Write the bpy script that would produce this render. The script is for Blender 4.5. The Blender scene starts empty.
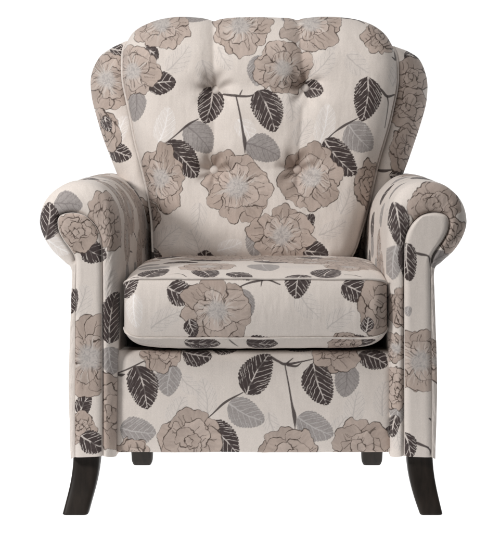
import bpy, math, random
import numpy as np

# ------------------------------------------------------------------ camera, world, lamps
sc = bpy.context.scene
col = sc.collection
F, VX, VY, CD, CX, CZ = 1950.0, 285.0, 141.0, 3.9, 0.064, 0.75

cam = bpy.data.cameras.new('camera'); cam_o = bpy.data.objects.new('camera', cam); col.objects.link(cam_o)
cam.sensor_fit = 'HORIZONTAL'; cam.sensor_width = 36; cam.lens = F / 500 * 36
cam.shift_x = -(VX - 250) / 500; cam.shift_y = -(266.5 - VY) / 500
cam.clip_start = 0.05; cam.clip_end = 100
cam_o.location = (CX, -CD, CZ); cam_o.rotation_euler = (math.radians(90), 0, 0)
sc.camera = cam_o

w = bpy.data.worlds.new('World'); sc.world = w; w.use_nodes = True
bg = w.node_tree.nodes['Background']; bg.inputs[0].default_value = (1.0, 0.985, 0.965, 1); bg.inputs[1].default_value = 0.075
sc.view_settings.view_transform = 'Standard'; sc.view_settings.look = 'None'
sc.view_settings.exposure = 0; sc.view_settings.gamma = 1


def area(name, loc, target, size, power, colr=(1, 1, 1), size_y=None):
    l = bpy.data.lights.new(name, 'AREA'); l.energy = power; l.color = colr
    l.shape = 'RECTANGLE'; l.size = size; l.size_y = size_y or size
    o = bpy.data.objects.new(name, l); col.objects.link(o); o.location = loc
    d = np.array(target, float) - np.array(loc, float)
    import mathutils
    o.rotation_euler = mathutils.Vector(d).to_track_quat('-Z', 'Y').to_euler()
    return o


area('key_light', (-2.0, -1.7, 1.58), (0, .3, .6), .45, 57, (1, .985, .97))
area('top_light', (-.3, -.65, 2.7), (0, .45, .75), 1.1, 28, (1, .985, .97))
area('floor_light', (0, 1.7, -.5), (0, 1.7, 0), 7.5, 150, (1, 1, 1), 4.1)
area('wall_light', (0, 4.6, 2.0), (0, 0, 2.0), 9, 240, (1, 1, 1), 7)


# ------------------------------------------------------------------ helpers
def S(Y): return F / (CD + Y)


def W(px, py, Y):
    """photo millimetre grid -> world, at depth Y"""
    px, py, Y = np.broadcast_arrays(np.asarray(px, float), np.asarray(py, float), np.asarray(Y, float))
    s = S(Y)
    return np.stack([CX + (px - VX) / s, Y, CZ - (py - VY) / s], -1)


def crom(pts, n, param=None):
    """Catmull-Rom through pts; returns n points. param: shared parameter array in 0..len-1"""
    P = np.array(pts, float); m = len(P)
    t = np.linspace(0, m - 1, n) if param is None else param
    i = np.clip(np.floor(t).astype(int), 0, m - 2); f = (t - i)[:, None]
    Q = np.vstack([2 * P[0] - P[1], P, 2 * P[-1] - P[-2]])
    a, b, c, d = Q[i], Q[i + 1], Q[i + 2], Q[i + 3]
    return .5 * ((2 * b) + (-a + c) * f + (2 * a - 5 * b + 4 * c - d) * f ** 2 + (-a + 3 * b - 3 * c + d) * f ** 3)


def arcparam(pts, n):
    """parameters giving equal arc length along the curve"""
    m = len(pts); T = np.linspace(0, m - 1, 2000); C = crom(pts, 0, T)
    L = np.concatenate([[0], np.cumsum(np.linalg.norm(np.diff(C, axis=0), axis=1))])
    return np.interp(np.linspace(0, L[-1], n), L, T), L[-1]


def h2(ix, iy, seed):
    n = (ix.astype(np.int64) * 374761393 + iy.astype(np.int64) * 668265263 + seed * 1442695041) & 0xffffffff
    n = ((n ^ (n >> 13)) * 1274126177) & 0xffffffff
    return ((n ^ (n >> 16)) & 0xffff) / 65535.0


def vnoise(x, y, seed=0):
    ix = np.floor(x); iy = np.floor(y); fx = x - ix; fy = y - iy
    fx = fx * fx * (3 - 2 * fx); fy = fy * fy * (3 - 2 * fy)
    a = h2(ix, iy, seed); b = h2(ix + 1, iy, seed); c = h2(ix, iy + 1, seed); d = h2(ix + 1, iy + 1, seed)
    return (a * (1 - fx) + b * fx) * (1 - fy) + (c * (1 - fx) + d * fx) * fy


def fbm(x, y, seed=0, o=3):
    v = 0; a = .5; t = 0
    for k in range(o):
        v = v + a * vnoise(x * 2 ** k, y * 2 ** k, seed + 17 * k); t += a; a *= .5
    return v / t * 2 - 1


def sstep(a, b, x):
    t = np.clip((x - a) / (b - a), 0, 1); return t * t * (3 - 2 * t)


def lin(r, g, b):
    f = lambda c: ((c / 255 + .055) / 1.055) ** 2.4 if c > 10 else c / 255 / 12.92
    return np.array([f(r), f(g), f(b)])


# ------------------------------------------------------------------ the woven print
CREAM = lin(217, 208, 201)
TAN = lin(170, 154, 144)
TAN2 = lin(195, 180, 171)
LINE = lin(70, 57, 50)
DARK = lin(68, 58, 57)
GREY = lin(150, 144, 142)
GREYV = lin(112, 104, 104)
PALE = lin(208, 203, 201)
VEIN = lin(206, 197, 191)
SIL = lin(176, 169, 165)
WHITE = lin(236, 232, 230)


def put(c, idx, colr, m):
    m = np.clip(m, 0, 1)[:, None]
    c[idx] = c[idx] * (1 - m) + np.asarray(colr) * m


AA = .45


def m_leaf(c, x, y, kind, cx, cy, L, Wd, ang, seed):
    R = max(L, Wd) * 1.25
    idx = np.nonzero((np.abs(x - cx) < R) & (np.abs(y - cy) < R))[0]
    if not len(idx): return
    dx, dy = x[idx] - cx, y[idx] - cy
    wx = fbm(x[idx] / 6, y[idx] / 6, seed) * .7; wy = fbm(x[idx] / 6 + 50, y[idx] / 6, seed) * .7
    dx = dx + wx; dy = dy + wy
    ca, sa = math.cos(math.radians(ang)), math.sin(math.radians(ang))
    a = dx * ca + dy * sa; b = -dx * sa + dy * ca
    b = b + .10 * L * ((a / L) ** 2 - .4) * (1 if seed % 2 else -1)
    u = a / L
    side = np.sign(b)
    prof = np.clip(1 - np.abs(u) ** 2.1, 0, 1) ** .62 * (1 - .22 * u)
    teeth = np.abs(((u * L / 3.2 + .25 * side - np.abs(b) * .16 + wx * .3) % 1.0) - .35)
    half = Wd * prof - teeth * min(2.5, .17 * Wd) * (1 if kind == 'D' else .8) + .8
    sd = np.minimum(half - np.abs(b), L - np.abs(a) + .3)
    ins = np.clip(.5 + sd / AA, 0, 1)
    q = np.abs(b) / Wd
    mid = np.clip(.5 + ((.55 * (1 - .45 * u)) - np.abs(b)) / AA, 0, 1) * (u < .93)
    nv = max(4, int(L / 2.9))
    ph = (u * .5 + .5) * nv - q * nv * .30 - q * q * nv * .10 + .5 * (side > 0) + .16 * fbm(a / 4, b / 4, seed + 5)
    fr = ph - np.round(ph)
    sp = 2 * L / nv
    vw = .33 * (1 - .3 * q)
    side_v = np.clip(.5 + (vw - np.abs(fr) * sp * .85) / AA, 0, 1)
    # forked twigs towards the margin
    ph2 = ph * 2 + .9 * q + .5
    fr2 = ph2 - np.round(ph2)
    tw = np.clip(.5 + (.26 - np.abs(fr2) * sp * .42) / AA, 0, 1) * sstep(.5, .62, q) * (vnoise(a / 3, b / 3, seed + 9) > .35)
    v = np.maximum(mid, np.maximum(side_v, tw * .9)) * (q < .97)
    if kind == 'D':
        solid = sstep(.60, .75, vnoise(a / 6 + 3, b / 6, seed + 2))      # patches where no veins are woven
        fill = DARK * (1 + .25 * fbm(a / 2, b / 2, seed)[:, None])
        put(c, idx, fill, ins); put(c, idx, VEIN, ins * v * (1 - .85 * solid) * (sd > .5))
    elif kind == 'G':
        fill = GREY * (1 + .22 * fbm(a / 1.2, b / 1.2, seed)[:, None])
        put(c, idx, fill, ins * .92); put(c, idx, PALE if seed % 2 else GREYV, ins * v * .6)
    elif kind == 'H':
        put(c, idx, SIL, ins * v * .62)
        put(c, idx, PALE, ins * .16)
    else:
        put(c, idx, WHITE, ins * (.25 + .7 * v))


def m_flower(c, x, y, cx, cy, r, seed, centre=True, sy=1.0):
    rnd = random.Random(seed * 7 + 1)
    R = r * 1.35 * max(1, sy)
    idx = np.nonzero((np.abs(x - cx) < R) & (np.abs(y - cy) < R))[0]
    if not len(idx): return
    X, Y = x[idx], y[idx]
    dx = X - cx + 2.4 * fbm(X / 7.5, Y / 7.5, seed); dy = (Y - cy) / sy + 2.4 * fbm(X / 7.5 + 40, Y / 7.5, seed)
    rot = rnd.random() * 6.28
    th = np.arctan2(dy, dx); rad = np.hypot(dx, dy)
    streak = vnoise(th * 9 + 30, rad / r * 1.5, seed) * .6 + vnoise(th * 22 + 30, rad / r * 3, seed + 1) * .4

    def petal(pa, pd, pr, asp, shade, fold=True):
        ox, oy = pd * math.cos(pa), pd * math.sin(pa)
        ex, ey = dx - ox, dy - oy
        a = ex * math.cos(pa) + ey * math.sin(pa); b = -ex * math.sin(pa) + ey * math.cos(pa)
        b = b / asp
        f = np.arctan2(b, a); d = np.hypot(a, b)
        p1, p2, p3 = rnd.random() * 6, rnd.random() * 6, rnd.random() * 6
        rr = pr * (.93 + .10 * np.sin(2 * f + p1) + .17 * np.abs(np.sin(2.5 * f + p2)) + .05 * np.sin(6 * f + p3) + .02 * np.sin(13 * f + p1)) + .05 * pr * np.cos(f)
        sd = rr - d
        ins = np.clip(.5 + sd / AA, 0, 1)
        colr = TAN * (1 - shade) + TAN2 * shade
        hatch = vnoise(b / 1.3 + 9, a / 7, seed + 4)
        tex = (1 + .16 * (streak - .5) + .14 * (hatch - .5) + .10 * np.clip(a / pr, -1, 1) * (1 if p3 > 2 else -.6))[:, None]
        put(c, idx, colr * tex, ins)
        put(c, idx, LINE, np.clip(.5 + (.32 + .15 * np.sin(3 * f + p3) - np.abs(sd + .2)) / AA, 0, 1) * .95)
        if fold:
            for k in range(3):
                q = rnd.uniform(-.65, .65); ln = rnd.uniform(.2, .55)
                bend = rnd.uniform(-.5, .5)
                cv = np.abs(b - q * pr - bend * a * a / pr - .5 * np.sin(a * .5 + p1))
                msk = (a > -pr * ln) & (a < pr * rnd.uniform(.35, .8)) & (sd > .6)
                put(c, idx, LINE, np.clip(.5 + (.23 - cv) / AA, 0, 1) * msk * .85)

    if centre:
        n = rnd.choice([8, 9])
        order = list(range(n)); rnd.shuffle(order)
        for k in order:
            petal(rot + k * 6.283 / n + rnd.uniform(-.15, .15), r * rnd.uniform(.48, .66), r * rnd.uniform(.34, .46), rnd.uniform(.8, 1.15), rnd.random() * .6)
        n = 6
        for k in rnd.sample(range(n), 4):
            petal(rot + .4 + k * 6.283 / n + rnd.uniform(-.25, .25), r * rnd.uniform(.28, .4), r * rnd.uniform(.22, .33), rnd.uniform(.9, 1.4), .3 + rnd.random() * .6)
        for k in range(13):      # pleats running out from the heart
            ta = rot + k * 6.283 / 13 + rnd.uniform(-.16, .16); bend = rnd.uniform(-.5, .5)
            da = (th - ta - bend * (rad / r) ** 2 + np.pi) % (2 * np.pi) - np.pi
            put(c, idx, LINE, np.clip(.5 + (.24 - np.abs(da) * rad) / AA, 0, 1) * (rad > r * .27) * (rad < r * rnd.uniform(.45, .72)) * .75)
        # stamens: pale blue-grey scribble with rays running out over the petals
        ray = sstep(.52, .72, streak) * sstep(r * .80, r * .22, rad)
        put(c, idx, lin(206, 199, 193), ray * .85)
        cen = sstep(r * .38, r * .20, rad + 3 * (streak - .5))
        put(c, idx, lin(188, 182, 178), cen * .85)
        sc_ = sstep(.56, .66, vnoise(dx / 1.1, dy / 1.1, seed + 3)) * cen
        put(c, idx, lin(150, 144, 143), sc_ * .5)
        put(c, idx, LINE, sstep(.22, .14, streak) * sstep(r * .55, r * .35, rad) * sstep(r * .12, r * .25, rad) * .6)
    else:
        n = 6
        order = list(range(n)); rnd.shuffle(order)
        for k in order:
            petal(rot + k * 6.283 / n + rnd.uniform(-.2, .2), r * rnd.uniform(.48, .58), r * rnd.uniform(.44, .52), rnd.uniform(1.0, 1.4), rnd.random() * .4)
        for k, (pd, pr) in enumerate([(.34, .42), (.30, .36), (.26, .31), (.2, .27), (.12, .2), (.06, .12)]):
            petal(rot + k * 2.3 + rnd.uniform(-.3, .3), r * pd, r * pr, rnd.uniform(1.0, 1.35), .1 + rnd.random() * .5, k < 3)


def m_stem(c, x, y, pts, seed=3):
    P = np.array(pts, float)
    C = crom(P, 12 * len(P))
    lo = C.min(0) - 3; hi = C.max(0) + 3
    idx = np.nonzero((x > lo[0]) & (x < hi[0]) & (y > lo[1]) & (y < hi[1]))[0]
    if not len(idx): return
    X, Y = x[idx], y[idx]; best = np.full(len(idx), 99.)
    for a, b in zip(C[:-1], C[1:]):
        d = b[:2] - a[:2]; l2 = (d ** 2).sum() + 1e-9
        t = np.clip(((X - a[0]) * d[0] + (Y - a[1]) * d[1]) / l2, 0, 1)
        dd = np.hypot(X - a[0] - t * d[0], Y - a[1] - t * d[1]) - (a[2] + (b[2] - a[2]) * t)
        best = np.minimum(best, dd)
    put(c, idx, DARK, np.clip(.5 - best / AA, 0, 1) * .93)


ORDER = {'W': 0, 'H': 0, 'G': 1, 'S': 2, 'D': 3, 'F': 4, 'T': 5}


def print_on(x, y, motifs):
    """colour of the cloth at print coordinates x, y (2 mm units)"""
    shp = x.shape; x = x.ravel(); y = y.ravel()
    c = np.tile(CREAM, (len(x), 1))
    # slubs of the weave
    c *= (1 + .035 * fbm(x * 1.6, y / 9, 5)[:, None] + .02 * fbm(x / 8, y * 1.6, 8)[:, None])
    for k, m in enumerate(sorted(motifs, key=lambda m: ORDER[m[0]])):
        if m[0] == 'F':
            m_flower(c, x, y, m[1], m[2], m[3], m[4], m[5] if len(m) > 5 else True, m[6] if len(m) > 6 else 1.0)
        elif m[0] == 'S':
            m_stem(c, x, y, m[1])
        else:
            kind = 'D' if m[0] == 'T' else m[0]
            m_leaf(c, x, y, kind, m[1], m[2], m[3], m[4], m[5], int(m[1] * 3 + m[2] * 5) % 997)
    c *= (1 + .05 * fbm(x * 1.9, y * 1.9, 15, 2)[:, None])
    return c.reshape(shp + (3,))


def scatter(x0, y0, x1, y1, seed, step=44):
    rnd = random.Random(seed); out = []
    j = 0; yy = y0
    while yy < y1 + step / 2:
        xx = x0 + (j % 2) * step / 2
        while xx < x1 + step / 2:
            px, py = xx + rnd.uniform(-7, 7), yy + rnd.uniform(-7, 7)
            k = rnd.random(); a = rnd.uniform(0, 360)
            if k < .34: out.append(('F', px, py, rnd.uniform(22, 28), rnd.randint(1, 999), rnd.random() < .6))
            elif k < .6: out.append(('D', px, py, 20, 14, a))
            elif k < .75: out.append(('G', px, py, 17, 13, a))
            elif k < .88:
                out.append(('H', px, py, 17, 10, a))
            else:
                dx, dy = 18 * math.cos(a), 18 * math.sin(a)
                out.append(('S', [(px - dx, py - dy, .4), (px, py + 2, .9), (px + dx, py + dy, .4)]))
            xx += step
        yy += step * .8; j += 1
    return out


# ------------------------------------------------------------------ materials
def fabric_material():
    m = bpy.data.materials.new('floral_fabric'); m.use_nodes = True
    nt = m.node_tree; N = nt.nodes; L = nt.links
    b = N['Principled BSDF']
    at = N.new('ShaderNodeAttribute'); at.attribute_name = 'print'
    uv = N.new('ShaderNodeAttribute'); uv.attribute_name = 'cloth_uv'
    mp = N.new('ShaderNodeMapping'); mp.inputs['Scale'].default_value = (3.2, .5, 1); L.new(uv.outputs['Vector'], mp.inputs[0])
    n1 = N.new('ShaderNodeTexNoise'); n1.inputs['Scale'].default_value = 1.0; n1.inputs['Detail'].default_value = 3; L.new(mp.outputs[0], n1.inputs['Vector'])
    mp2 = N.new('ShaderNodeMapping'); mp2.inputs['Scale'].default_value = (.6, 3.2, 1); L.new(uv.outputs['Vector'], mp2.inputs[0])
    n2 = N.new('ShaderNodeTexNoise'); n2.inputs['Scale'].default_value = 1.0; n2.inputs['Detail'].default_value = 3; L.new(mp2.outputs[0], n2.inputs['Vector'])
    ad = N.new('ShaderNodeMath'); ad.operation = 'ADD'; L.new(n1.outputs[0], ad.inputs[0]); L.new(n2.outputs[0], ad.inputs[1])
    mr = N.new('ShaderNodeMapRange'); mr.inputs[1].default_value = .6; mr.inputs[2].default_value = 1.4; mr.inputs[3].default_value = .90; mr.inputs[4].default_value = 1.08
    L.new(ad.outputs[0], mr.inputs[0])
    mx = N.new('ShaderNodeMix'); mx.data_type = 'RGBA'; mx.blend_type = 'MULTIPLY'; mx.inputs[0].default_value = 1
    L.new(at.outputs['Color'], mx.inputs[6]); L.new(mr.outputs[0], mx.inputs[7])
    L.new(mx.outputs[2], b.inputs['Base Color'])
    bp = N.new('ShaderNodeBump'); bp.inputs['Strength'].default_value = .4; bp.inputs['Distance'].default_value = .0006
    L.new(ad.outputs[0], bp.inputs['Height']); L.new(bp.outputs[0], b.inputs['Normal'])
    b.inputs['Roughness'].default_value = .72; b.inputs['Specular IOR Level'].default_value = .25
    b.inputs['Sheen Weight'].default_value = .12; b.inputs['Sheen Roughness'].default_value = .4
    return m


def plain_fabric(name, c):
    m = bpy.data.materials.new(name); m.use_nodes = True
    nt = m.node_tree; N = nt.nodes; L = nt.links; b = N['Principled BSDF']
    tc = N.new('ShaderNodeTexCoord'); n = N.new('ShaderNodeTexNoise'); n.inputs['Scale'].default_value = 90; n.inputs['Detail'].default_value = 4
    L.new(tc.outputs['Object'], n.inputs['Vector'])
    r = N.new('ShaderNodeValToRGB'); L.new(n.outputs[0], r.inputs[0])
    r.color_ramp.elements[0].position = .3; r.color_ramp.elements[0].color = (*(np.array(c) * .85), 1)
    r.color_ramp.elements[1].position = .7; r.color_ramp.elements[1].color = (*(np.array(c) * 1.05), 1)
    L.new(r.outputs[0], b.inputs['Base Color']); b.inputs['Roughness'].default_value = .8
    n3 = N.new('ShaderNodeTexNoise'); n3.inputs['Scale'].default_value = 900; L.new(tc.outputs['Object'], n3.inputs['Vector'])
    bp = N.new('ShaderNodeBump'); bp.inputs['Strength'].default_value = .3; bp.inputs['Distance'].default_value = .0006
    L.new(n3.outputs[0], bp.inputs['Height']); L.new(bp.outputs[0], b.inputs['Normal'])
    return m


def wood_material():
    m = bpy.data.materials.new('dark_stained_wood'); m.use_nodes = True
    nt = m.node_tree; N = nt.nodes; L = nt.links; b = N['Principled BSDF']
    tc = N.new('ShaderNodeTexCoord'); mp = N.new('ShaderNodeMapping'); mp.inputs['Scale'].default_value = (60, 60, 5)
    L.new(tc.outputs['Object'], mp.inputs[0])
    n = N.new('ShaderNodeTexNoise'); n.inputs['Scale'].default_value = 2; n.inputs['Detail'].default_value = 5; L.new(mp.outputs[0], n.inputs['Vector'])
    r = N.new('ShaderNodeValToRGB'); L.new(n.outputs[0], r.inputs[0])
    r.color_ramp.elements[0].position = .3; r.color_ramp.elements[0].color = (.009, .006, .004, 1)
    r.color_ramp.elements[1].position = .75; r.color_ramp.elements[1].color = (.022, .015, .011, 1)
    L.new(r.outputs[0], b.inputs['Base Color']); b.inputs['Roughness'].default_value = .5; b.inputs['Specular IOR Level'].default_value = .3
    bp = N.new('ShaderNodeBump'); bp.inputs['Strength'].default_value = .1; bp.inputs['Distance'].default_value = .0005
    L.new(n.outputs[0], bp.inputs['Height']); L.new(bp.outputs[0], b.inputs['Normal'])
    return m


def acrylic_material():
    """white translucent sheet lit from behind by lamps"""
    m = bpy.data.materials.new('white_acrylic'); m.use_nodes = True
    nt = m.node_tree; N = nt.nodes; L = nt.links
    for n in list(N): N.remove(n)
    o = N.new('ShaderNodeOutputMaterial'); t = N.new('ShaderNodeBsdfTranslucent'); d = N.new('ShaderNodeBsdfDiffuse'); mx = N.new('ShaderNodeMixShader')
    tc = N.new('ShaderNodeTexCoord'); n = N.new('ShaderNodeTexNoise'); n.inputs['Scale'].default_value = 3; L.new(tc.outputs['Object'], n.inputs['Vector'])
    r = N.new('ShaderNodeValToRGB'); L.new(n.outputs[0], r.inputs[0])
    r.color_ramp.elements[0].color = (.93, .93, .93, 1); r.color_ramp.elements[1].color = (.96, .96, .96, 1)
    L.new(r.outputs[0], t.inputs[0]); L.new(r.outputs[0], d.inputs[0])
    mx.inputs[0].default_value = .08; L.new(t.outputs[0], mx.inputs[1]); L.new(d.outputs[0], mx.inputs[2]); L.new(mx.outputs[0], o.inputs[0])
    return m


FAB = fabric_material(); PIPE = plain_fabric('cream_piping', CREAM * .93); LINING = plain_fabric('dark_lining', (.03, .027, .025))
PLAINF = plain_fabric('cream_button_cloth', CREAM)
WOOD = wood_material()


# ------------------------------------------------------------------ mesh builders
def build(name, patches, mat, parent, sub=None):
    """patches: list of (P[n,m,3], colour[n,m,3] or None, uv[n,m,2] or None, flip) joined into one mesh"""
    V, Fc, Cc, U = [], [], [], []; off = 0
    for P, C, uv, flip in patches:
        n, m = P.shape[:2]
        V.append(P.reshape(-1, 3))
        Cc.append((np.tile(CREAM, (n * m, 1)) if C is None else C.reshape(-1, 3)))
        U.append(np.zeros((n * m, 2)) if uv is None else uv.reshape(-1, 2))
        ii = np.arange(n * m).reshape(n, m) + off
        q = np.stack([ii[:-1, :-1], ii[:-1, 1:], ii[1:, 1:], ii[1:, :-1]], -1).reshape(-1, 4)
        if flip: q = q[:, ::-1]
        Fc.append(q); off += n * m
    V = np.vstack(V); Fc = np.vstack(Fc); Cc = np.vstack(Cc); U = np.vstack(U)
    me = bpy.data.meshes.new(name)
    me.vertices.add(len(V)); me.vertices.foreach_set('co', V.astype(np.float32).ravel())
    me.loops.add(len(Fc) * 4); me.loops.foreach_set('vertex_index', Fc.astype(np.int32).ravel())
    me.polygons.add(len(Fc)); me.polygons.foreach_set('loop_start', np.arange(0, len(Fc) * 4, 4, dtype=np.int32))
    me.update(calc_edges=True)
    me.polygons.foreach_set('use_smooth', np.ones(len(Fc), dtype=bool))
    if mat is FAB:
        a = me.attributes.new('print', 'FLOAT_COLOR', 'POINT')
        a.data.foreach_set('color', np.hstack([np.clip(Cc, 0, 1), np.ones((len(V), 1))]).astype(np.float32).ravel())
        a = me.attributes.new('cloth_uv', 'FLOAT2', 'POINT'); a.data.foreach_set('vector', U.astype(np.float32).ravel())
    me.materials.append(mat)
    o = bpy.data.objects.new(name, me); col.objects.link(o); o.parent = parent
    return o


def tube(path, r, k=10, closed=False):
    P = np.array(path, float); n = len(P)
    T = np.gradient(P, axis=0); T /= np.linalg.norm(T, axis=1)[:, None] + 1e-9
    ref = np.array([0, 1., 0]); A = np.cross(T, ref); A /= np.linalg.norm(A, axis=1)[:, None] + 1e-9
    B = np.cross(T, A); th = np.linspace(0, 2 * np.pi, k + 1)
    rr = np.asarray(r) if np.ndim(r) else np.full(n, r)
    return P[:, None] + rr[:, None, None] * (np.cos(th)[None, :, None] * A[:, None] + np.sin(th)[None, :, None] * B[:, None])


def resample3(P, step):
    P = np.array(P, float)
    L = np.concatenate([[0], np.cumsum(np.linalg.norm(np.diff(P, axis=0), axis=1))])
    n = max(4, int(L[-1] / step)); t = np.linspace(0, L[-1], n)
    return np.stack([np.interp(t, L, P[:, k]) for k in range(3)], -1)


root = bpy.data.objects.new('armchair', None); col.objects.link(root)
root['label'] = 'cream wingback armchair with rose and leaf print, rolled arms and dark wooden legs'
root['category'] = 'armchair'

D = .55      # print step (2 mm units) of the dense grids

# ------------------------------------------------------------------ backdrop and floor (one seamless translucent sweep)
yy = np.concatenate([np.linspace(-.55, 2.2, 20), 2.2 + 1.2 * np.sin(np.linspace(0, np.pi / 2, 16))[1:], np.full(8, 3.4)])
zz = np.concatenate([np.zeros(20), 1.2 - 1.2 * np.cos(np.linspace(0, np.pi / 2, 16))[1:], np.linspace(1.2, 5, 9)[1:]])
xs = np.linspace(-4.5, 4.5, 24)
G = np.stack([np.broadcast_to(xs[None], (len(yy), 24)), np.broadcast_to(yy[:, None], (len(yy), 24)), np.broadcast_to(zz[:, None], (len(yy), 24))], -1)
fl = build('floor', [(G, None, None, False)], acrylic_material(), None); fl['kind'] = 'structure'

# ------------------------------------------------------------------ back cushion
BL = [(160, 271), (155, 262), (153.5, 245), (152.5, 222), (149.5, 200), (145, 178), (140, 158), (135, 138), (131, 116), (127, 98), (123.5, 80), (123, 62), (124, 50), (127, 42)]
BR = [(336, 271), (346.5, 262), (354, 250), (361, 229), (368, 205), (373, 181), (378, 160), (383, 143), (388.5, 124), (393, 104), (396.5, 86), (397, 70), (396, 58), (393, 47)]
BT = [(127, 42), (134, 32), (145, 25), (160, 19.5), (178, 17), (197, 17.6), (207, 19.2), (214, 21.2), (221, 19.2), (235, 17.6), (260, 17.2), (282, 17.8), (291, 18.6), (297.5, 20.2), (304, 18.4), (322, 16.8), (343, 17.6), (360, 20.5), (374, 26), (385, 34.5), (393, 47)]
BUT = [(216, 91), (305, 89), (215, 170), (297, 169.5)]


def Yb(py): return .52 + .11 * (271 - py) / 255


def bump_field(px, py):
    """tufting: dimples at the buttons, soft channels between them and up over the top"""
    d = np.zeros_like(px)
    chans = [[(214, 8), (216, 91), (215, 170), (214, 205)], [(297.5, 8), (305, 89), (297, 170), (298, 205)]]
    for ch in chans:
        for (ax, ay), (bx, by) in zip(ch[:-1], ch[1:]):
            vx, vy = bx - ax, by - ay; l2 = vx * vx + vy * vy
            t = np.clip(((px - ax) * vx + (py - ay) * vy) / l2, 0, 1)
            dd = np.hypot(px - ax - t * vx, py - ay - t * vy)
            if by <= 95: amp = .008 + .006 * t
            elif by <= 175: amp = .0075 + 0 * t
            else: amp = .0075 * (1 - t)
            d = np.maximum(d, amp * np.exp(-(dd / 11) ** 2) + .35 * amp * np.exp(-(dd / 3.2) ** 2))
    for row in ((BUT[0], BUT[1]), (BUT[2], BUT[3])):
        (ax, ay), (bx, by) = row
        t = np.clip((px - ax) / (bx - ax), 0, 1); cy = ay + (by - ay) * t
        inside = sstep(ax - 50, ax, px) * sstep(bx + 50, bx, px)
        d = d + .0085 * np.exp(-((py - cy) / 15) ** 2) * inside + .0022 * np.exp(-((py - cy + 3 * np.sin(px / 14)) / 2.6) ** 2) * sstep(ax - 26, ax, px) * sstep(bx + 26, bx, px) * (np.minimum(np.abs(px - ax), np.abs(px - bx)) < 60) * np.exp(-(np.minimum(np.abs(px - ax), np.abs(px - bx)) / 22) ** 2)
    for bx, by in BUT:
        rr = np.hypot(px - bx, py - by)
        th = np.arctan2(py - by, px - bx)
        d = d + .026 * np.exp(-(rr / 14) ** 2) + .009 * np.exp(-(rr / 5.5) ** 2)
        d = d + .0030 * np.cos(th * 7 + bx + .5 * np.sin(rr / 5)) * np.exp(-((rr - 13) / 8) ** 2)
    return d


m_back = [
    ('F', 135, 72, 27, 11), ('F', 163, 25, 28, 12), ('F', 241, 27, 29, 13), ('F', 311, 23, 30, 14), ('F', 283, 70, 28, 15),
    ('F', 380, 37, 17, 16, False), ('F', 163, 178, 25, 17, True, 1.25), ('F', 238, 187, 34, 18), ('F', 311, 177, 32, 19), ('F', 282, 234, 30, 20),
    ('F', 370, 184, 15, 21, False, 1.5), ('F', 150, 215, 12, 22, False, 1.2),
    ('D', 164, 84, 14, 11, -10), ('D', 154, 54, 9, 6, 40), ('D', 211, 106, 18, 12.5, 100), ('D', 268, 111, 22, 14.5, 68),
    ('T', 313, 90, 10, 8.5, 5), ('D', 305, 61, 8, 5, 60), ('D', 365, 100, 22, 13, 98), ('D', 184, 159, 23, 14, 46), ('D', 338, 158, 23, 14, 48),
    ('D', 314, 250, 14, 10, 8), ('D', 307, 220, 9, 6, -45), ('D', 156, 256, 11, 7, 40), ('D', 206, 262, 14, 13, -80), ('D', 148, 246, 8, 6, 80),
    ('G', 201, 138, 18, 13.5, 48), ('G', 264, 149, 18, 13, 22), ('G', 358, 138, 17, 14, 48), ('G', 138, 106, 16, 9, 95), ('G', 258, 72, 15, 9, 95),
    ('G', 197, 17, 12, 6, 0), ('G', 256, 240, 15, 9, 100), ('G', 290, 17, 10, 7, 30),
    ('H', 291, 108, 15, 9, 80), ('H', 207, 76, 15, 9, 80),
    ('H', 181, 60, 17, 10, -50), ('W', 167, 125, 18, 10, -75), ('H', 322, 66, 17, 10, -48), ('H', 356, 66, 14, 10, 40), ('W', 324, 124, 20, 10, -78),
    ('H', 303, 132, 15, 9, -60), ('H', 170, 235, 17, 10, -42), ('H', 198, 242, 16, 12, -110), ('H', 332, 227, 15, 8, -28), ('W', 247, 132, 14, 9, 60),
    ('H', 225, 60, 13, 8, 60), ('H', 345, 200, 14, 9, -70), ('W', 253, 175, 12, 8, 80), ('H', 200, 215, 13, 8, 100), ('H', 395, 75, 12, 8, -80), ('W', 231, 245, 13, 8, -20), ('H', 325, 45, 11, 7, 30),
    ('S', [(224, 95, .9), (236, 96.5, 1.3), (250, 97, .9), (262, 92, .4), (267, 89, .4)]), ('S', [(241, 95, .8), (243, 91, .4)]),
    ('S', [(237, 97, .7), (241, 115, .9), (244, 133, 1.2), (245.5, 141, 1.9), (245.8, 153, .3)]),
    ('S', [(166, 145, .6), (177, 136, .6), (190, 125, 1.1), (200, 119.5, .5)]),
    ('S', [(320, 147, .5), (326, 140, .8), (333, 133, .6), (343, 126, 1.2), (356, 119, .5)]),
    ('S', [(373, 85, .7), (380, 91, 1.2), (386, 97, 1.3), (394, 95, .8)]), ('S', [(386, 97, .8), (387, 106, .5), (384, 128, .4)]),
    ('S', [(394, 52, 1), (395, 60, 1.2), (391, 58, .5)]),
    ('S', [(342, 18, 1), (356, 20, .8), (364, 24, .5)]),
]


def coons(L_, R_, B_, T_, nu, nv):
    pl, _ = arcparam(L_, nv); pr, _ = arcparam(R_, nv); pb, _ = arcparam(B_, nu); pt, _ = arcparam(T_, nu)
    l, r, b, t = crom(L_, 0, pl), crom(R_, 0, pr), crom(B_, 0, pb), crom(T_, 0, pt)
    u = np.linspace(0, 1, nu)[None, :, None]; v = np.linspace(0, 1, nv)[:, None, None]
    return ((1 - u) * l[:, None] + u * r[:, None] + (1 - v) * b[None] + v * t[None]
            - ((1 - u) * (1 - v) * b[0] + u * (1 - v) * b[-1] + (1 - u) * v * t[0] + u * v * t[-1]))


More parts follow.
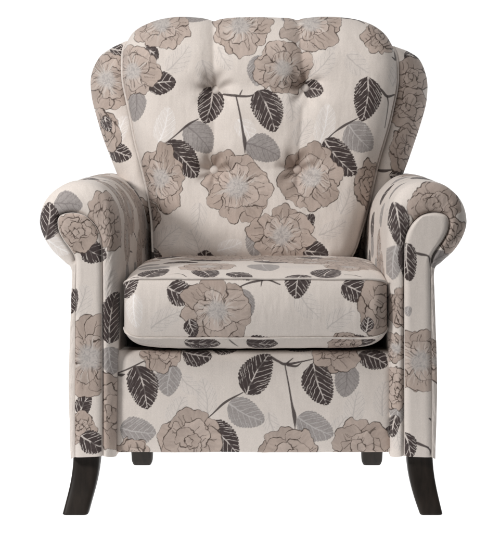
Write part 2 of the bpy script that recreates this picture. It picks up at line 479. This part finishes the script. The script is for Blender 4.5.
nu, nv = int(285 / D), int(255 / D)
Q = coons(BL, BR, [(160, 271), (250, 272), (336, 271)], BT, nu, nv)
qx, qy = Q[..., 0], Q[..., 1]
u = np.linspace(0, 1, nu)[None]; v = np.linspace(0, 1, nv)[:, None]
eu = np.minimum(u, 1 - u) * 250
ev_t = (1 - v) * 250; ev_b = v * 250


def rnd_edge(e, R): return np.sqrt(np.clip(1 - np.clip(1 - e / R, 0, 1) ** 2, 0, 1))


b = .075 * rnd_edge(eu, 34) * rnd_edge(ev_t, 42) * rnd_edge(ev_b, 30) + .02 * np.sin(np.pi * u) ** .8 * np.sin(np.pi * v) + .012 * np.exp(-((v - .2) / .2) ** 2) * np.sin(np.pi * u)
edge_f = rnd_edge(eu, 20) * rnd_edge(ev_t, 18)
b = b - bump_field(qx, qy) * np.maximum(edge_f, .15) + .0034 * fbm(qx / 30, qy / 40, 31) * edge_f + .0012 * fbm(qx / 9, qy / 22, 32) * edge_f
# strained folds running down from the lower buttons and out of the bottom corners
b = b + .0011 * np.sin(qx / 5.5 + qy / 40) * sstep(150, 230, qy) * sstep(300, 340, qx) * edge_f
Yq = Yb(qy); P = W(qx, qy, Yq); P[..., 1] -= b
C = print_on(qx, qy, m_back)
front = (P, C, Q, False)
# skirt rolling back from the outline
ring = np.concatenate([Q[:, 0], Q[-1, 1:], Q[::-1, -1][1:]])
rw = W(ring[:, 0], ring[:, 1], Yb(ring[:, 1]))
cen = np.array([0, 0, .75])
rows, prs = [], []
for k, f in enumerate(np.linspace(0, 1, 60)):
    q = rw.copy(); q[:, 1] += .13 * f
    sh = .03 * f ** 2
    q[:, 0] -= (rw[:, 0] - 0) * sh * 2.0; q[:, 2] -= (rw[:, 2] - .75) * sh * 2.2
    rows.append(q); g = ring.copy(); o_ = ring - np.array([255, 150]); o_ /= np.linalg.norm(o_, axis=1)[:, None]
    prs.append(g + o_ * f * 65)
RS = np.array(rows); PR = np.array(prs)
skirt = (RS, print_on(PR[..., 0], PR[..., 1], m_back + scatter(60, -60, 440, 10, 5)), PR, True)
back = build('back_cushion', [front, skirt], FAB, root)

for side in (0, -1):
    path = np.concatenate([P[:, side]]); path[:, 1] -= .0035
    path[:, 0] += (-.0015 if side == 0 else .0015)
    build('piping', [(tube(resample3(path[40:], .004), .0032), None, None, False)], PIPE, back)


def ball(centre, rx, ry, rz, n=20, m=28):
    th = np.linspace(0, np.pi, n)[:, None]; ph = np.linspace(0, 2 * np.pi, m)[None]
    s = np.stack([np.sin(th) * np.cos(ph) * rx, np.cos(th) * ry + 0 * ph, np.sin(th) * np.sin(ph) * rz], -1)
    return s + np.array(centre)


for i, (bx, by) in enumerate(BUT):
    j = np.argmin((qx - bx) ** 2 + (qy - by) ** 2); c0 = P.reshape(-1, 3)[j]
    o = build('button', [(ball((0, 0, 0), .0115, .007, .0115), None, None, True)], PLAINF if i != 3 else plain_fabric('tan_button_cloth', TAN2), back)
    o.location = (c0[0], c0[1] - .0065, c0[2])
    o['label'] = ['upper left button', 'upper right button', 'lower left button', 'lower right tan button'][i]

# ------------------------------------------------------------------ wings
WL = [((128, 41), (124, 42)), ((124.5, 50), (111, 48.5)), ((123.5, 62), (99, 58)), ((123, 80), (91.2, 76)), ((127, 98), (91.8, 97)), ((131, 116), (97, 118)), ((135, 138), (103.5, 139)),
      ((140, 158), (111.5, 160)), ((145, 178), (118, 177)), ((150, 200), (123, 197)), ((153, 222), (126, 222)), ((154, 264), (128, 266))]
WR = [((392, 46), (396, 47)), ((396, 55), (409, 52)), ((397, 66), (420, 60.5)), ((397, 84), (427, 80)), ((393.5, 101), (426.5, 101)), ((389, 121), (421.5, 121)), ((384, 141), (415, 141)),
      ((378.5, 159), (408.5, 160)), ((374, 178), (402, 178)), ((368, 203), (396, 203)), ((364, 225), (391, 225)), ((357, 264), (388, 266))]
m_wl = [('F', 107, 80, 29, 41), ('D', 119, 50, 9, 6, 10), ('F', 103, 133, 16, 42, False, 1.3), ('T', 107, 124, 8, 5, 70), ('D', 120.5, 153, 11.5, 9, 20), ('W', 121, 128, 14, 7, -70),
        ('F', 135, 215, 17, 43, False), ('S', [(128, 100, 1.1), (132, 115, .8), (135, 124, .5)]), ('S', [(141, 165, 1.2), (144, 175, 1.4), (146, 182, .6)])]
m_wr = [('F', 410, 78, 19, 44, False), ('F', 408, 107, 20, 45, False), ('G', 421, 62, 9, 7, 40), ('F', 408, 148, 19, 46, False, 1.25), ('D', 411, 56, 7, 5, 20),
        ('S', [(376, 170, 1.0), (384, 171, 1.6), (392, 170, .7), (404, 171, .5)]), ('D', 398, 176, 8, 5, 10), ('D', 383, 214, 14, 9, 90), ('F', 372, 250, 14, 47, False)]
for side, (lst, mot) in enumerate(((WL, m_wl), (WR, m_wr))):
    I = [a for a, b_ in lst]; O = [b_ for a, b_ in lst]
    par, ln = arcparam(O, 460); Ii, Oo = crom(I, 0, par), crom(O, 0, par)
    sg = -1 if side == 0 else 1
    rows, prs = [], []
    yi = Yb(Ii[:, 1]) + .006 + .09 * sstep(200, 255, Ii[:, 1])
    wid = np.abs(Oo[:, 0] - Ii[:, 0])
    for a in np.linspace(0, 1, 74):
        th = a * np.pi / 2; f = math.sin(th)
        q = Ii * (1 - f) + Oo * f
        yyq = yi + (.012 + .06 * np.clip(wid / 28, 0, 1)) * (1 - math.cos(th)) - .012 * np.sin(np.pi * f) * np.clip(wid / 28, 0, 1)
        yyq = yyq + .0028 * fbm(q[:, 0] / 14, q[:, 1] / 26, 51 + side)
        rows.append(W(q[:, 0], q[:, 1], yyq))
        prs.append(q + np.stack([sg * (a - f) * 0 * wid, 0 * wid], -1))
    last = rows[-1]; lp = prs[-1]
    for a in np.linspace(0, 1, 60)[1:]:
        q = last.copy(); q[:, 1] = last[:, 1] + (.80 - last[:, 1]) * a; q[:, 0] -= sg * .02 * a * a
        q[:, 2] -= .012 * a * a * (last[:, 2] > .95)
        rows.append(q); prs.append(lp + np.stack([np.full(len(lp), sg * a * 90), np.zeros(len(lp))], -1))
    Pw = np.array(rows); PR = np.array(prs)
    mm = mot + (scatter(20, 50, 78, 260, 61) if side == 0 else scatter(440, 50, 500, 260, 62))
    build('wing', [(Pw, print_on(PR[..., 0], PR[..., 1], mm), PR, side == 1)], FAB, root)

# ------------------------------------------------------------------ outer back
zz = np.linspace(.118, 1.015, 300)
kz = [(.118, .355), (.45, .355), (.60, .345), (.66, .31), (.74, .335), (.82, .365), (.88, .372), (.93, .362), (.97, .33), (1.0, .27), (1.015, .18)]
hw = np.interp(zz, [k[0] for k in kz], [k[1] for k in kz])
hw = np.convolve(np.pad(hw, 12, mode='edge'), np.ones(25) / 25, 'valid') - .022
th = np.linspace(0, 2 * np.pi, 260)
sx = np.sign(np.cos(th)) * np.abs(np.cos(th)) ** .25; sy_ = np.sign(np.sin(th)) * np.abs(np.sin(th)) ** .35
Pb = np.stack([hw[:, None] * sx[None] + .008, .725 + .08 * sy_[None] + 0 * zz[:, None], np.broadcast_to(zz[:, None], (300, 260))], -1)
PR = np.stack([np.broadcast_to((th * 180)[None], (300, 260)), np.broadcast_to((500 - zz * 500)[:, None], (300, 260))], -1)
capT = Pb[-1][None] * np.array([0, 0, 1]) + np.array([.008, .725, 0]); capB = Pb[0][None] * np.array([0, 0, 1]) + np.array([.008, .725, 0])
build('back_panel', [(Pb, print_on(PR[..., 0], PR[..., 1], scatter(0, 0, 1130, 450, 71)), PR, False),
                     (np.vstack([Pb[-1][None], capT]), None, None, False), (np.vstack([capB, Pb[0][None]]), None, None, False)], FAB, root)

# ------------------------------------------------------------------ arms
C0 = [(431.5, 457), (431.5, 380), (431, 300), (430.5, 268), (431, 257), (436, 248), (442, 240), (447, 230), (448, 221), (445.5, 216), (439, 213.7), (431, 213.5), (422, 216),
      (414.5, 222), (409, 230), (405.5, 240), (404.5, 252), (404.5, 268), (404.5, 300), (404.5, 340), (404.5, 400), (404.5, 456)]
C1 = [(434.5, 457), (436.5, 380), (434, 300), (433.5, 270), (441, 262), (453, 252), (461, 241), (466, 229), (467, 219), (464, 206), (457, 195), (446, 186.5), (432, 182),
      (418, 182), (405, 187), (396, 196), (390, 210), (387.5, 232), (387, 275), (388, 330), (389, 400), (390, 456)]
m_face_r = [('F', 420, 361, 33, 81), ('D', 407, 262, 19, 10, 85), ('D', 408, 445, 13, 8, 75), ('G', 408, 311, 5, 3, 90), ('S', [(413, 252, .6), (420, 254, 1.4), (428, 256, .8), (430, 262, .8), (430, 268, .3)]),
            ('S', [(411, 440, .5), (418, 443, 1.4), (428, 447, .8)]), ('S', [(426, 446, .4), (430, 450, .9), (430, 455, .4)]), ('S', [(429, 418, .6), (433, 421, 1.5)])]
m_band_r = [('D', 398, 224, 22, 10.5, 82), ('G', 393, 262, 17, 10, 95), ('F', 404, 306, 16, 83, False, 1.3), ('F', 396, 347, 15, 84), ('F', 397, 388, 16, 85, False, 1.3), ('G', 398, 410, 13, 8, 90),
            ('D', 393, 425, 11, 6, 100), ('F', 434, 206, 25, 86, False), ('F', 450, 235, 15, 87, False, 1.2), ('G', 438, 258, 11, 7, -30), 
            ('H', 398, 440, 10, 6, 80), ('H', 397, 318, 9, 6, 80), ('F', 440, 361, 24, 81), ('D', 408, 262, 19, 10, 85)]
m_face_l = [('F', 77, 232, 20, 91, False), ('D', 94, 252, 14, 11, 25), ('H', 82, 300, 17, 10, -70), ('F', 90, 357, 39, 92), ('D', 84, 404, 11, 8, -60), ('F', 80, 428, 16, 93, False), ('T', 93, 442, 14, 11, 28), ('D', 74, 300, 12, 4, 90)]
m_band_l = [('D', 112, 317, 26, 13, -82), ('G', 111, 360, 14, 11, 80), ('F', 111, 412, 27, 94, False, 1.3), ('H', 110, 283, 15, 9, -80), ('D', 49, 221, 19, 11, -82), ('G', 69, 204, 14, 12, 5), ('W', 58, 246, 14, 8, 30),
            ('F', 108, 219, 20, 95, False, 1.4), ('S', [(88, 225, .5), (95, 219, .8), (101, 211, .6)]), ('S', [(92, 222, .4), (98, 232, .8), (103, 250, .5)]), ('D', 94, 252, 14, 11, 25), ('D', 72, 300, 12, 4, 90)]
for side in (0, 1):
    if side == 0:
        A0 = [(506 - x + .3, y) for x, y in C0]; A1 = [(506 - x + .3, y) for x, y in C1]
    else:
        A0, A1 = C0, C1
    sg = -1 if side == 0 else 1
    par, ln = arcparam(A1, 1060)
    p0, p1 = crom(A0, 0, par), crom(A1, 0, par)
    dist = np.linalg.norm(p1 - p0, axis=1)
    Rr = np.clip(dist * .0024, .006, .045)
    rows, prs, prb = [], [], []
    tl = np.linspace(0, ln, len(par))
    w0 = W(p0[:, 0], p0[:, 1], 0); w1 = W(p1[:, 0], p1[:, 1], .03)
    kk = 52
    # outward direction in print space
    out = p1 - p0; out /= np.linalg.norm(out, axis=1)[:, None] + 1e-9
    for a in np.linspace(0, 1, kk):
        th = a * np.pi / 2; f = math.sin(th)
        q = w0 * (1 - f) + w1 * f
        q[:, 1] = Rr * (1 - math.cos(th)) - .004 * math.sin(np.pi * a) * (dist / 20)
        q[:, 1] += .007 * np.exp(-(a * np.clip(dist, 4, 60) / 1.8) ** 2) * sstep(4, 9, dist)
        q[:, 1] += .0018 * fbm(p1[:, 0] / 9 + a * 3, p1[:, 1] / 8, 101 + side) * math.sin(np.pi * a)
        rows.append(q); pp = p0 * (1 - f) + p1 * f
        prs.append(pp)
    base = rows[-1].copy()
    isin = sstep(14, 17.5, par); isroll = sstep(4, 6, par) * sstep(18, 15, par)
    ds = np.concatenate([np.linspace(0, .10, 70)[1:], np.linspace(.10, .62, 330)[1:]])
    for d in ds:
        f = d / .62
        q = base.copy(); q[:, 1] = base[:, 1] + d
        q[:, 1] = np.minimum(q[:, 1], .66)
        q[:, 0] -= sg * isin * .026 * f ** 1.4
        q[:, 2] += isroll * (.006 * f + .0012 * np.sin(d * 30))
        q[:, 0] += sg * .0012 * fbm(tl / 16, d * 40 + 0 * tl, 111 + side) * np.clip(d / .05, 0, 1)
        q[:, 2] += .0012 * isroll * fbm(tl / 20 + 9, d * 35 + 0 * tl, 113 + side) * np.clip(d / .05, 0, 1)
        rows.append(q); prs.append(p1 + out * d * 500)
    # rear cap
    cpt = np.stack([np.interp(par, [0, 7, 12, 21], [sg * .34, sg * .36, sg * .35, sg * .30]), np.full(len(par), .665), np.interp(par, [0, 3, 12, 17, 21], [.12, .5, .58, .5, .12])], -1)
    rows.append(cpt); prs.append(prs[-1] + 5)
    Pa = np.array(rows); PR = np.array(prs)
    fr = kk + 34
    mb = m_band_l if side == 0 else m_band_r
    cA = print_on(PR[:fr, :, 0], PR[:fr, :, 1], mb)
    dd = np.concatenate([ds * 500, [330]])
    U2 = np.stack([np.broadcast_to(tl[None], (len(dd), len(tl))), np.broadcast_to(dd[:, None], (len(dd), len(tl)))], -1)
    rows2 = U2[fr - kk:]
    top_t = np.interp(13, par, tl)
    mB = scatter(0, 30, ln, 330, 121 + side, 46)
    mB = [m for m in mB if m[0] == 'S' or m[2] > 52]
    mB = [m for m in mB if not (m[0] != 'S' and abs(m[1] - (top_t + 25)) < 60 and m[2] < 300)]
    # the tops and inner sides of the arms as the photo shows them: long foreshortened roses and leaves
    if side == 0:
        mB += [('F', top_t + 22, 62, 27, 131), ('F', top_t + 46, 118, 30, 132), ('F', top_t + 75, 70, 28, 133), ('F', top_t + 20, 190, 28, 134), ('D', top_t - 12, 90, 20, 13, 80),
               ('G', top_t - 5, 140, 18, 13, 50), ('F', top_t + 62, 215, 30, 135, False), ('D', top_t + 30, 255, 20, 13, 90), ('F', top_t - 25, 230, 26, 136)]
    else:
        mB += [('G', top_t + 20, 60, 19, 12, 90), ('G', top_t + 52, 95, 17, 12, 90), ('D', top_t + 30, 140, 21, 12, 85), ('G', top_t + 8, 175, 19, 12, 85), ('D', top_t - 12, 110, 20, 11, 90),
               ('D', top_t + 66, 190, 20, 13, 90), ('H', top_t + 45, 40, 18, 11, 80), ('F', top_t + 70, 250, 26, 137), ('F', top_t - 20, 220, 26, 138)]
    cB = print_on(rows2[..., 0], rows2[..., 1], mB)
    CC = np.concatenate([cA, cB]); UU = np.concatenate([PR[:fr], rows2])
    arm = build('arm', [(Pa, CC, UU, side == 1)], FAB, root)
    # facing
    k1 = 12.0
    oc = crom(A0, 0, np.linspace(0, k1, 400)); ic = crom(A0, 0, np.linspace(0, len(A0) - 1 - k1, 400)[::1])

    def sub(a, b_, n):
        T = np.linspace(a, b_, 1500); Cc_ = crom(A0, 0, T); L_ = np.concatenate([[0], np.cumsum(np.linalg.norm(np.diff(Cc_, axis=0), axis=1))])
        return crom(A0, 0, np.interp(np.linspace(0, L_[-1], n), L_, T))
    oc = sub(0, k1, 500); ic = sub(len(A0) - 1, k1, 500)
    e = np.linspace(0, 1, 76)[None, :, None]
    Qf = oc[:, None] * (1 - e) + ic[:, None] * e
    wd = np.linalg.norm(oc - ic, axis=1)[:, None]
    ee = np.linspace(0, 1, 76)[None]
    ed = np.minimum(ee, 1 - ee) * wd
    Pf = W(Qf[..., 0], Qf[..., 1], 0)
    Pf[..., 1] += .003 - .009 * rnd_edge(ed, 7) + .0005 * fbm(Qf[..., 0] / 8, Qf[..., 1] / 20, 141)
    build('arm_front', [(Pf, print_on(Qf[..., 0], Qf[..., 1], m_face_l if side == 0 else m_face_r), Qf, side == 1)], FAB, arm)
    pth = W(p0[:, 0], p0[:, 1], .0022)
    build('piping', [(tube(resample3(pth, .004), .0013), None, None, False)], PIPE, arm)

# ------------------------------------------------------------------ front rail
xl, xr = 115.0, 393.0
prof = []      # (Y, py at Y=.03 or z, print y)
zt, zb = W(0, 351.5, .03)[2], W(0, 452.5, .03)[2]
pr = [(.16, zt - .004)] + [(.16 - .02 * k, zt - .004 + .0006 * k) for k in range(1, 5)]
R0 = .024
arc = [(.03 + R0 - R0 * math.sin(a), zt - R0 + R0 * math.cos(a)) for a in np.linspace(0, math.pi / 2, 30)]
down = [(.03, z) for z in np.linspace(zt - R0, zb + .006, 190)[1:]]
und = [(.03 + .006 - .006 * math.cos(a), zb + .006 - .006 * math.sin(a)) for a in np.linspace(0, math.pi / 2, 10)[1:]] + [(.2, zb)]
pr = np.array(pr + arc + down + und)
L = np.concatenate([[0], np.cumsum(np.linalg.norm(np.diff(pr, axis=0), axis=1))])
iz = np.argmin(np.abs(pr[:, 1] - (zt - R0)) + (pr[:, 0] > .031) * 9)
anchor_py = VY + (CZ - pr[iz, 1]) * S(.03)
prt = anchor_py + (L - L[iz]) * S(.03)
nx = int((xr - xl) / D); px = np.linspace(xl, xr, nx)
X = CX + (px - VX) / S(.03)
eX = np.minimum(px - xl, xr - px)
frontness = np.clip(1 - (pr[:, 0] - .03) / .03, 0, 1)
Yr = pr[:, 0][:, None] + .012 * (1 - rnd_edge(eX, 9))[None] * frontness[:, None] - .007 * (np.sin(np.pi * np.clip((prt - 352) / 100, 0, 1))[:, None] * rnd_edge(eX, 60)[None])
PX, PY = np.meshgrid(px, prt)
Yr = Yr + .0016 * fbm(PX / 22, PY / 36, 151) * frontness[:, None]
Prl = np.stack([np.broadcast_to(X[None], PX.shape), Yr, pr[:, 1][:, None] + .0012 * fbm(PX / 24, 0 * PX, 155) * sstep(430, 455, PY)], -1)
m_rail = [
    ('D', 143, 387, 22, 15, 76), ('G', 169, 380, 16, 12, 98), ('F', 161, 350, 20, 161, False), ('D', 197, 354, 15, 12, 15), ('G', 138, 431, 18, 14, 8),
    ('H', 178, 412, 18, 11, -72), ('H', 206, 397, 20, 10, -98), ('F', 190, 440, 30, 162, False), ('F', 132, 458, 18, 163, False), ('D', 222, 438, 23, 14, 44),
    ('S', [(200, 424, .5), (212, 414, .6), (225, 402, 1.2), (243, 392, .5)]), ('D', 257, 373, 23, 15.5, -60), ('G', 246, 413, 20, 14, 28),
    ('S', [(271, 357, 1.6), (278, 361, 1.2), (286, 364, 1.4), (304, 361, .7), (320, 357, .5)]), ('S', [(287, 363, .9), (293, 358, .4)]), ('S', [(288, 365, 1.2), (296, 366, 1), (301, 363, .4)]),
    ('S', [(285, 365, .6), (289, 386, .8), (292, 404, 1.1), (294.5, 416, 2.0), (295, 428, .3)]),
    ('F', 288, 457, 30, 164, False), ('D', 319, 384, 22, 15, 72), ('F', 336, 349, 22, 165, False), ('G', 346, 380, 17, 12, 95), ('D', 374, 358, 15, 12, 25),
    ('H', 355, 406, 17, 10, -80), ('H', 383, 398, 18, 9, -85), ('G', 315, 427, 20, 14, 28), ('F', 361, 448, 29, 166, False), ('D', 389, 434, 10, 6, -60),
    ('H', 340, 425, 12, 8, -60), ('H', 272, 425, 13, 8, 70), ('H', 190, 385, 13, 8, 40), ('H', 310, 350, 10, 7, 10),
    ('S', [(118, 373, .6), (130, 368, .8), (144, 361, .6)]), ('S', [(116, 374, .8), (121, 375, 1.6), (125, 374, .4)]),
    ('D', 224, 345, 12, 9, 10), ('D', 300, 340, 14, 10, 10)]
build('front_rail', [(Prl, print_on(PX, PY, m_rail), np.stack([PX, PY], -1), True)], FAB, root)
# deck under the cushion and base of the seat box
dx = np.linspace(-.28, .29, 8); dy = np.linspace(.06, .70, 8)
g1 = np.stack([*np.meshgrid(dx, dy), np.full((8, 8), zt - .006)], -1); g2 = g1.copy(); g2[..., 2] = .126
build('seat_deck', [(g1, None, None, False), (g2, None, None, True)], LINING, root)

# ------------------------------------------------------------------ seat cushion
xl, xr = 123.2, 387.8
nx = int((xr - xl) / D); px = np.linspace(xl, xr, nx); X = CX + (px - VX) / S(.0)
zt, zb = CZ - (278.5 - VY) / S(0), CZ - (338 - VY) / S(0)
n_top, n_fr, n_bot = 420, 116, 120
eX = np.minimum(px - xl, xr - px)
cr = rnd_edge(eX, 75) * (1 + .0 * px)
plan = .026 * (1 - rnd_edge(eX, 17))                # rounded corners in plan
rowsP, rowsU = [], []
arcl = 0
tt = np.linspace(0, 1, n_top) ** 1.25
DY = .56
ztx = zt - .013 * (1 - rnd_edge(eX, 20)) + .0012 * fbm(px / 22, 0 * px, 173)
zbx = zb + .018 * (1 - rnd_edge(eX, 22)) + .0012 * fbm(px / 26, 0 * px, 174)
sec = []
for k, t in enumerate(tt[::-1]):                                # back to front along the top
    y = plan * (1 - t) + DY * t
    g = (1 - (1 - min(1, t / .35)) ** 2.2)
    edge = 1 - (max(0, t - .8) / .2) ** 2
    z = ztx + (.003 + .017 * cr) * g * edge + .0012 * fbm(px / 30, t * 8 + 0 * px, 171) * g
    sec.append(np.stack([X, y, z], -1)); rowsU.append(np.stack([px, np.full(nx, 278.5 - t * DY * 500)], -1))
for k, t in enumerate(np.linspace(0, 1, n_fr)[1:]):
    z = ztx * (1 - t) + zbx * t
    bul = .017 * math.sin(np.pi * t) ** .7
    rip = .0009 * fbm(px / 8, t * 1.5 + 0 * px, 181) * math.sin(np.pi * t) + .0012 * fbm(px / 28, t * 2 + 0 * px, 182) * math.sin(np.pi * t)
    y = plan - bul * rnd_edge(eX, 14) - rip
    sec.append(np.stack([X, y, z], -1)); rowsU.append(np.stack([px, np.full(nx, 278.5 + t * 59.5)], -1))
for k, t in enumerate(np.linspace(0, 1, n_bot)[1:] ** 1.6):
    y = plan * (1 - t) + DY * t
    g = (1 - (1 - min(1, t / .09)) ** 2)
    z = zbx - (.006 + .0195 * rnd_edge(eX, 60)) * g * (1 - (max(0, t - .8) / .2) ** 2)
    z = np.maximum(z, .3262)
    sec.append(np.stack([X, y, z], -1)); rowsU.append(np.stack([px, np.full(nx, 338 + t * DY * 500)], -1))
Ps = np.array(sec); Us = np.array(rowsU)
m_seat = [
    ('F', 217, 309, 33, 201), ('D', 182, 293, 15, 12, 18), ('T', 192, 327, 9, 7, 70), ('G', 243, 305, 17, 11, 85), ('D', 128, 283, 16, 10, -60), ('W', 135, 311, 17, 9, 85), ('H', 166, 318, 18, 10, -30),
    ('S', [(237, 288, .5), (246, 284, .8), (256, 281, 1.1), (268, 279.5, 1), (280, 284, .6)]), ('S', [(262, 280, .9), (261, 286, .3)]),
    ('D', 298, 281, 17, 13, 100), ('D', 356, 290, 15, 12, 30), ('F', 385, 308, 26, 202, False, 1.2), ('T', 367, 324, 8, 6, -80), ('H', 308, 305, 17, 11, 50), ('H', 340, 318, 17, 10, -35),
    ('D', 153, 254, 21, 14, -62), ('D', 205, 258, 20, 13, 70), ('D', 240, 268, 16, 10, 40), ('D', 328, 254, 22, 15, -75), ('S', [(345, 262, .5), (355, 264, .8), (362, 272, .4)]), ('S', [(168, 262, .4), (180, 262, .7), (186, 272, .5)]),
    ('G', 264, 226, 22, 16, 80), ('F', 205, 222, 28, 203), ('G', 150, 220, 17, 12, 20), ('H', 300, 225, 18, 10, 0), ('F', 350, 215, 26, 204),
    ('D', 202, 345, 18, 10, 5), ('D', 262, 345, 16, 10, 5), ('F', 345, 348, 16, 205, False), ('D', 362, 343, 14, 8, 10), ('H', 150, 350, 16, 9, 0), ('S', [(228, 338, .5), (233, 344, .8), (238, 350, .4)])]
m_seat += scatter(110, 0, 400, 185, 211)
end = []
for s_, j in ((0, 0), (1, -1)):
    ringp = Ps[:, j]; inner = ringp.copy(); cz = (zt + zb) / 2
    inner[:, 2] = cz + (inner[:, 2] - cz) * .0; inner[:, 1] = np.clip(inner[:, 1], .03, DY - .03)
    end.append((np.stack([ringp, inner]), None, None, s_ == 0))
seat = build('seat_cushion', [(Ps, print_on(Us[..., 0], Us[..., 1], m_seat), Us, True)] + end, FAB, root)
for z_, yy_ in ((ztx, -.001), (zbx, -.001)):
    path = np.stack([X, plan + yy_ - .0015, z_], -1)
    bk = [[X[0] - .001, y, z_[0]] for y in np.linspace(.3, .03, 8)]; bk2 = [[X[-1] + .001, y, z_[-1]] for y in np.linspace(.03, .3, 8)]
    build('piping', [(tube(resample3(np.vstack([bk, path[3:-3], bk2]), .004), .0022), None, None, False)], PIPE, seat)

# ------------------------------------------------------------------ legs
def leg(stations, cyl=False, exp=.32):
    """stations: (z, cx, cy, wx, wy) world metres"""
    st = crom(stations, 60)
    th = np.linspace(0, 2 * np.pi, 64)
    a = np.sign(np.cos(th)) * np.abs(np.cos(th)) ** exp; b_ = np.sign(np.sin(th)) * np.abs(np.sin(th)) ** exp
    P = np.stack([st[:, 1][:, None] + st[:, 3][:, None] / 2 * a, st[:, 2][:, None] + st[:, 4][:, None] / 2 * b_, np.broadcast_to(st[:, 0][:, None], (60, 64))], -1)
    # eased foot edge
    caps = []
    bot = P[-1]; c = bot.mean(0)
    ease = [bot + np.array([0, 0, 0]), c + (bot - c) * .965 + np.array([0, 0, -.0012]), c + (bot - c) * .90 + np.array([0, 0, -.0018]), np.tile(c + np.array([0, 0, -.0018]), (64, 1))]
    ct = P[0].mean(0)
    P = np.concatenate([np.tile(ct, (1, 64, 1)), P, np.array(ease[1:])])
    return P


def fx(px, Y=.045): return CX + (px - VX) / S(Y)


tz = .124; foot = .0022
L1 = [(z, fx(c), y, w_ / S(.045), d_) for z, c, y, w_, d_ in ((.132, 87.2, .052, 27, .052), (.105, 87, .051, 26.8, .050), (.078, 85.6, .047, 26.4, .048), (.052, 83.2, .041, 26, .046), (.026, 80.0, .034, 25.6, .045), (foot, 77, .028, 25.4, .044))]
L2 = [(z, fx(c), y, w_ / S(.045), d_) for z, c, y, w_, d_ in ((.132, 419.3, .052, 26.5, .052), (.105, 419.6, .051, 26, .050), (.078, 421, .047, 25.6, .048), (.052, 423.4, .041, 25, .046), (.026, 426.6, .034, 24, .045), (foot, 430, .028, 22.6, .044))]
build('leg', [(leg(L1), None, None, True)], WOOD, root); build('leg', [(leg(L2), None, None, True)], WOOD, root)
for c in (142.3, 371.8):
    k = 1 if c > 200 else -1
    st = [(.132, fx(c - k * .5, .62), .60, .054, .05), (.09, fx(c, .62), .605, .0525, .048), (.04, fx(c, .62), .617, .0505, .045), (.012, fx(c, .62), .624, .048, .042), (foot, fx(c, .62), .626, .042, .038)]
    build('leg', [(leg(st, exp=.42), None, None, True)], WOOD, root)
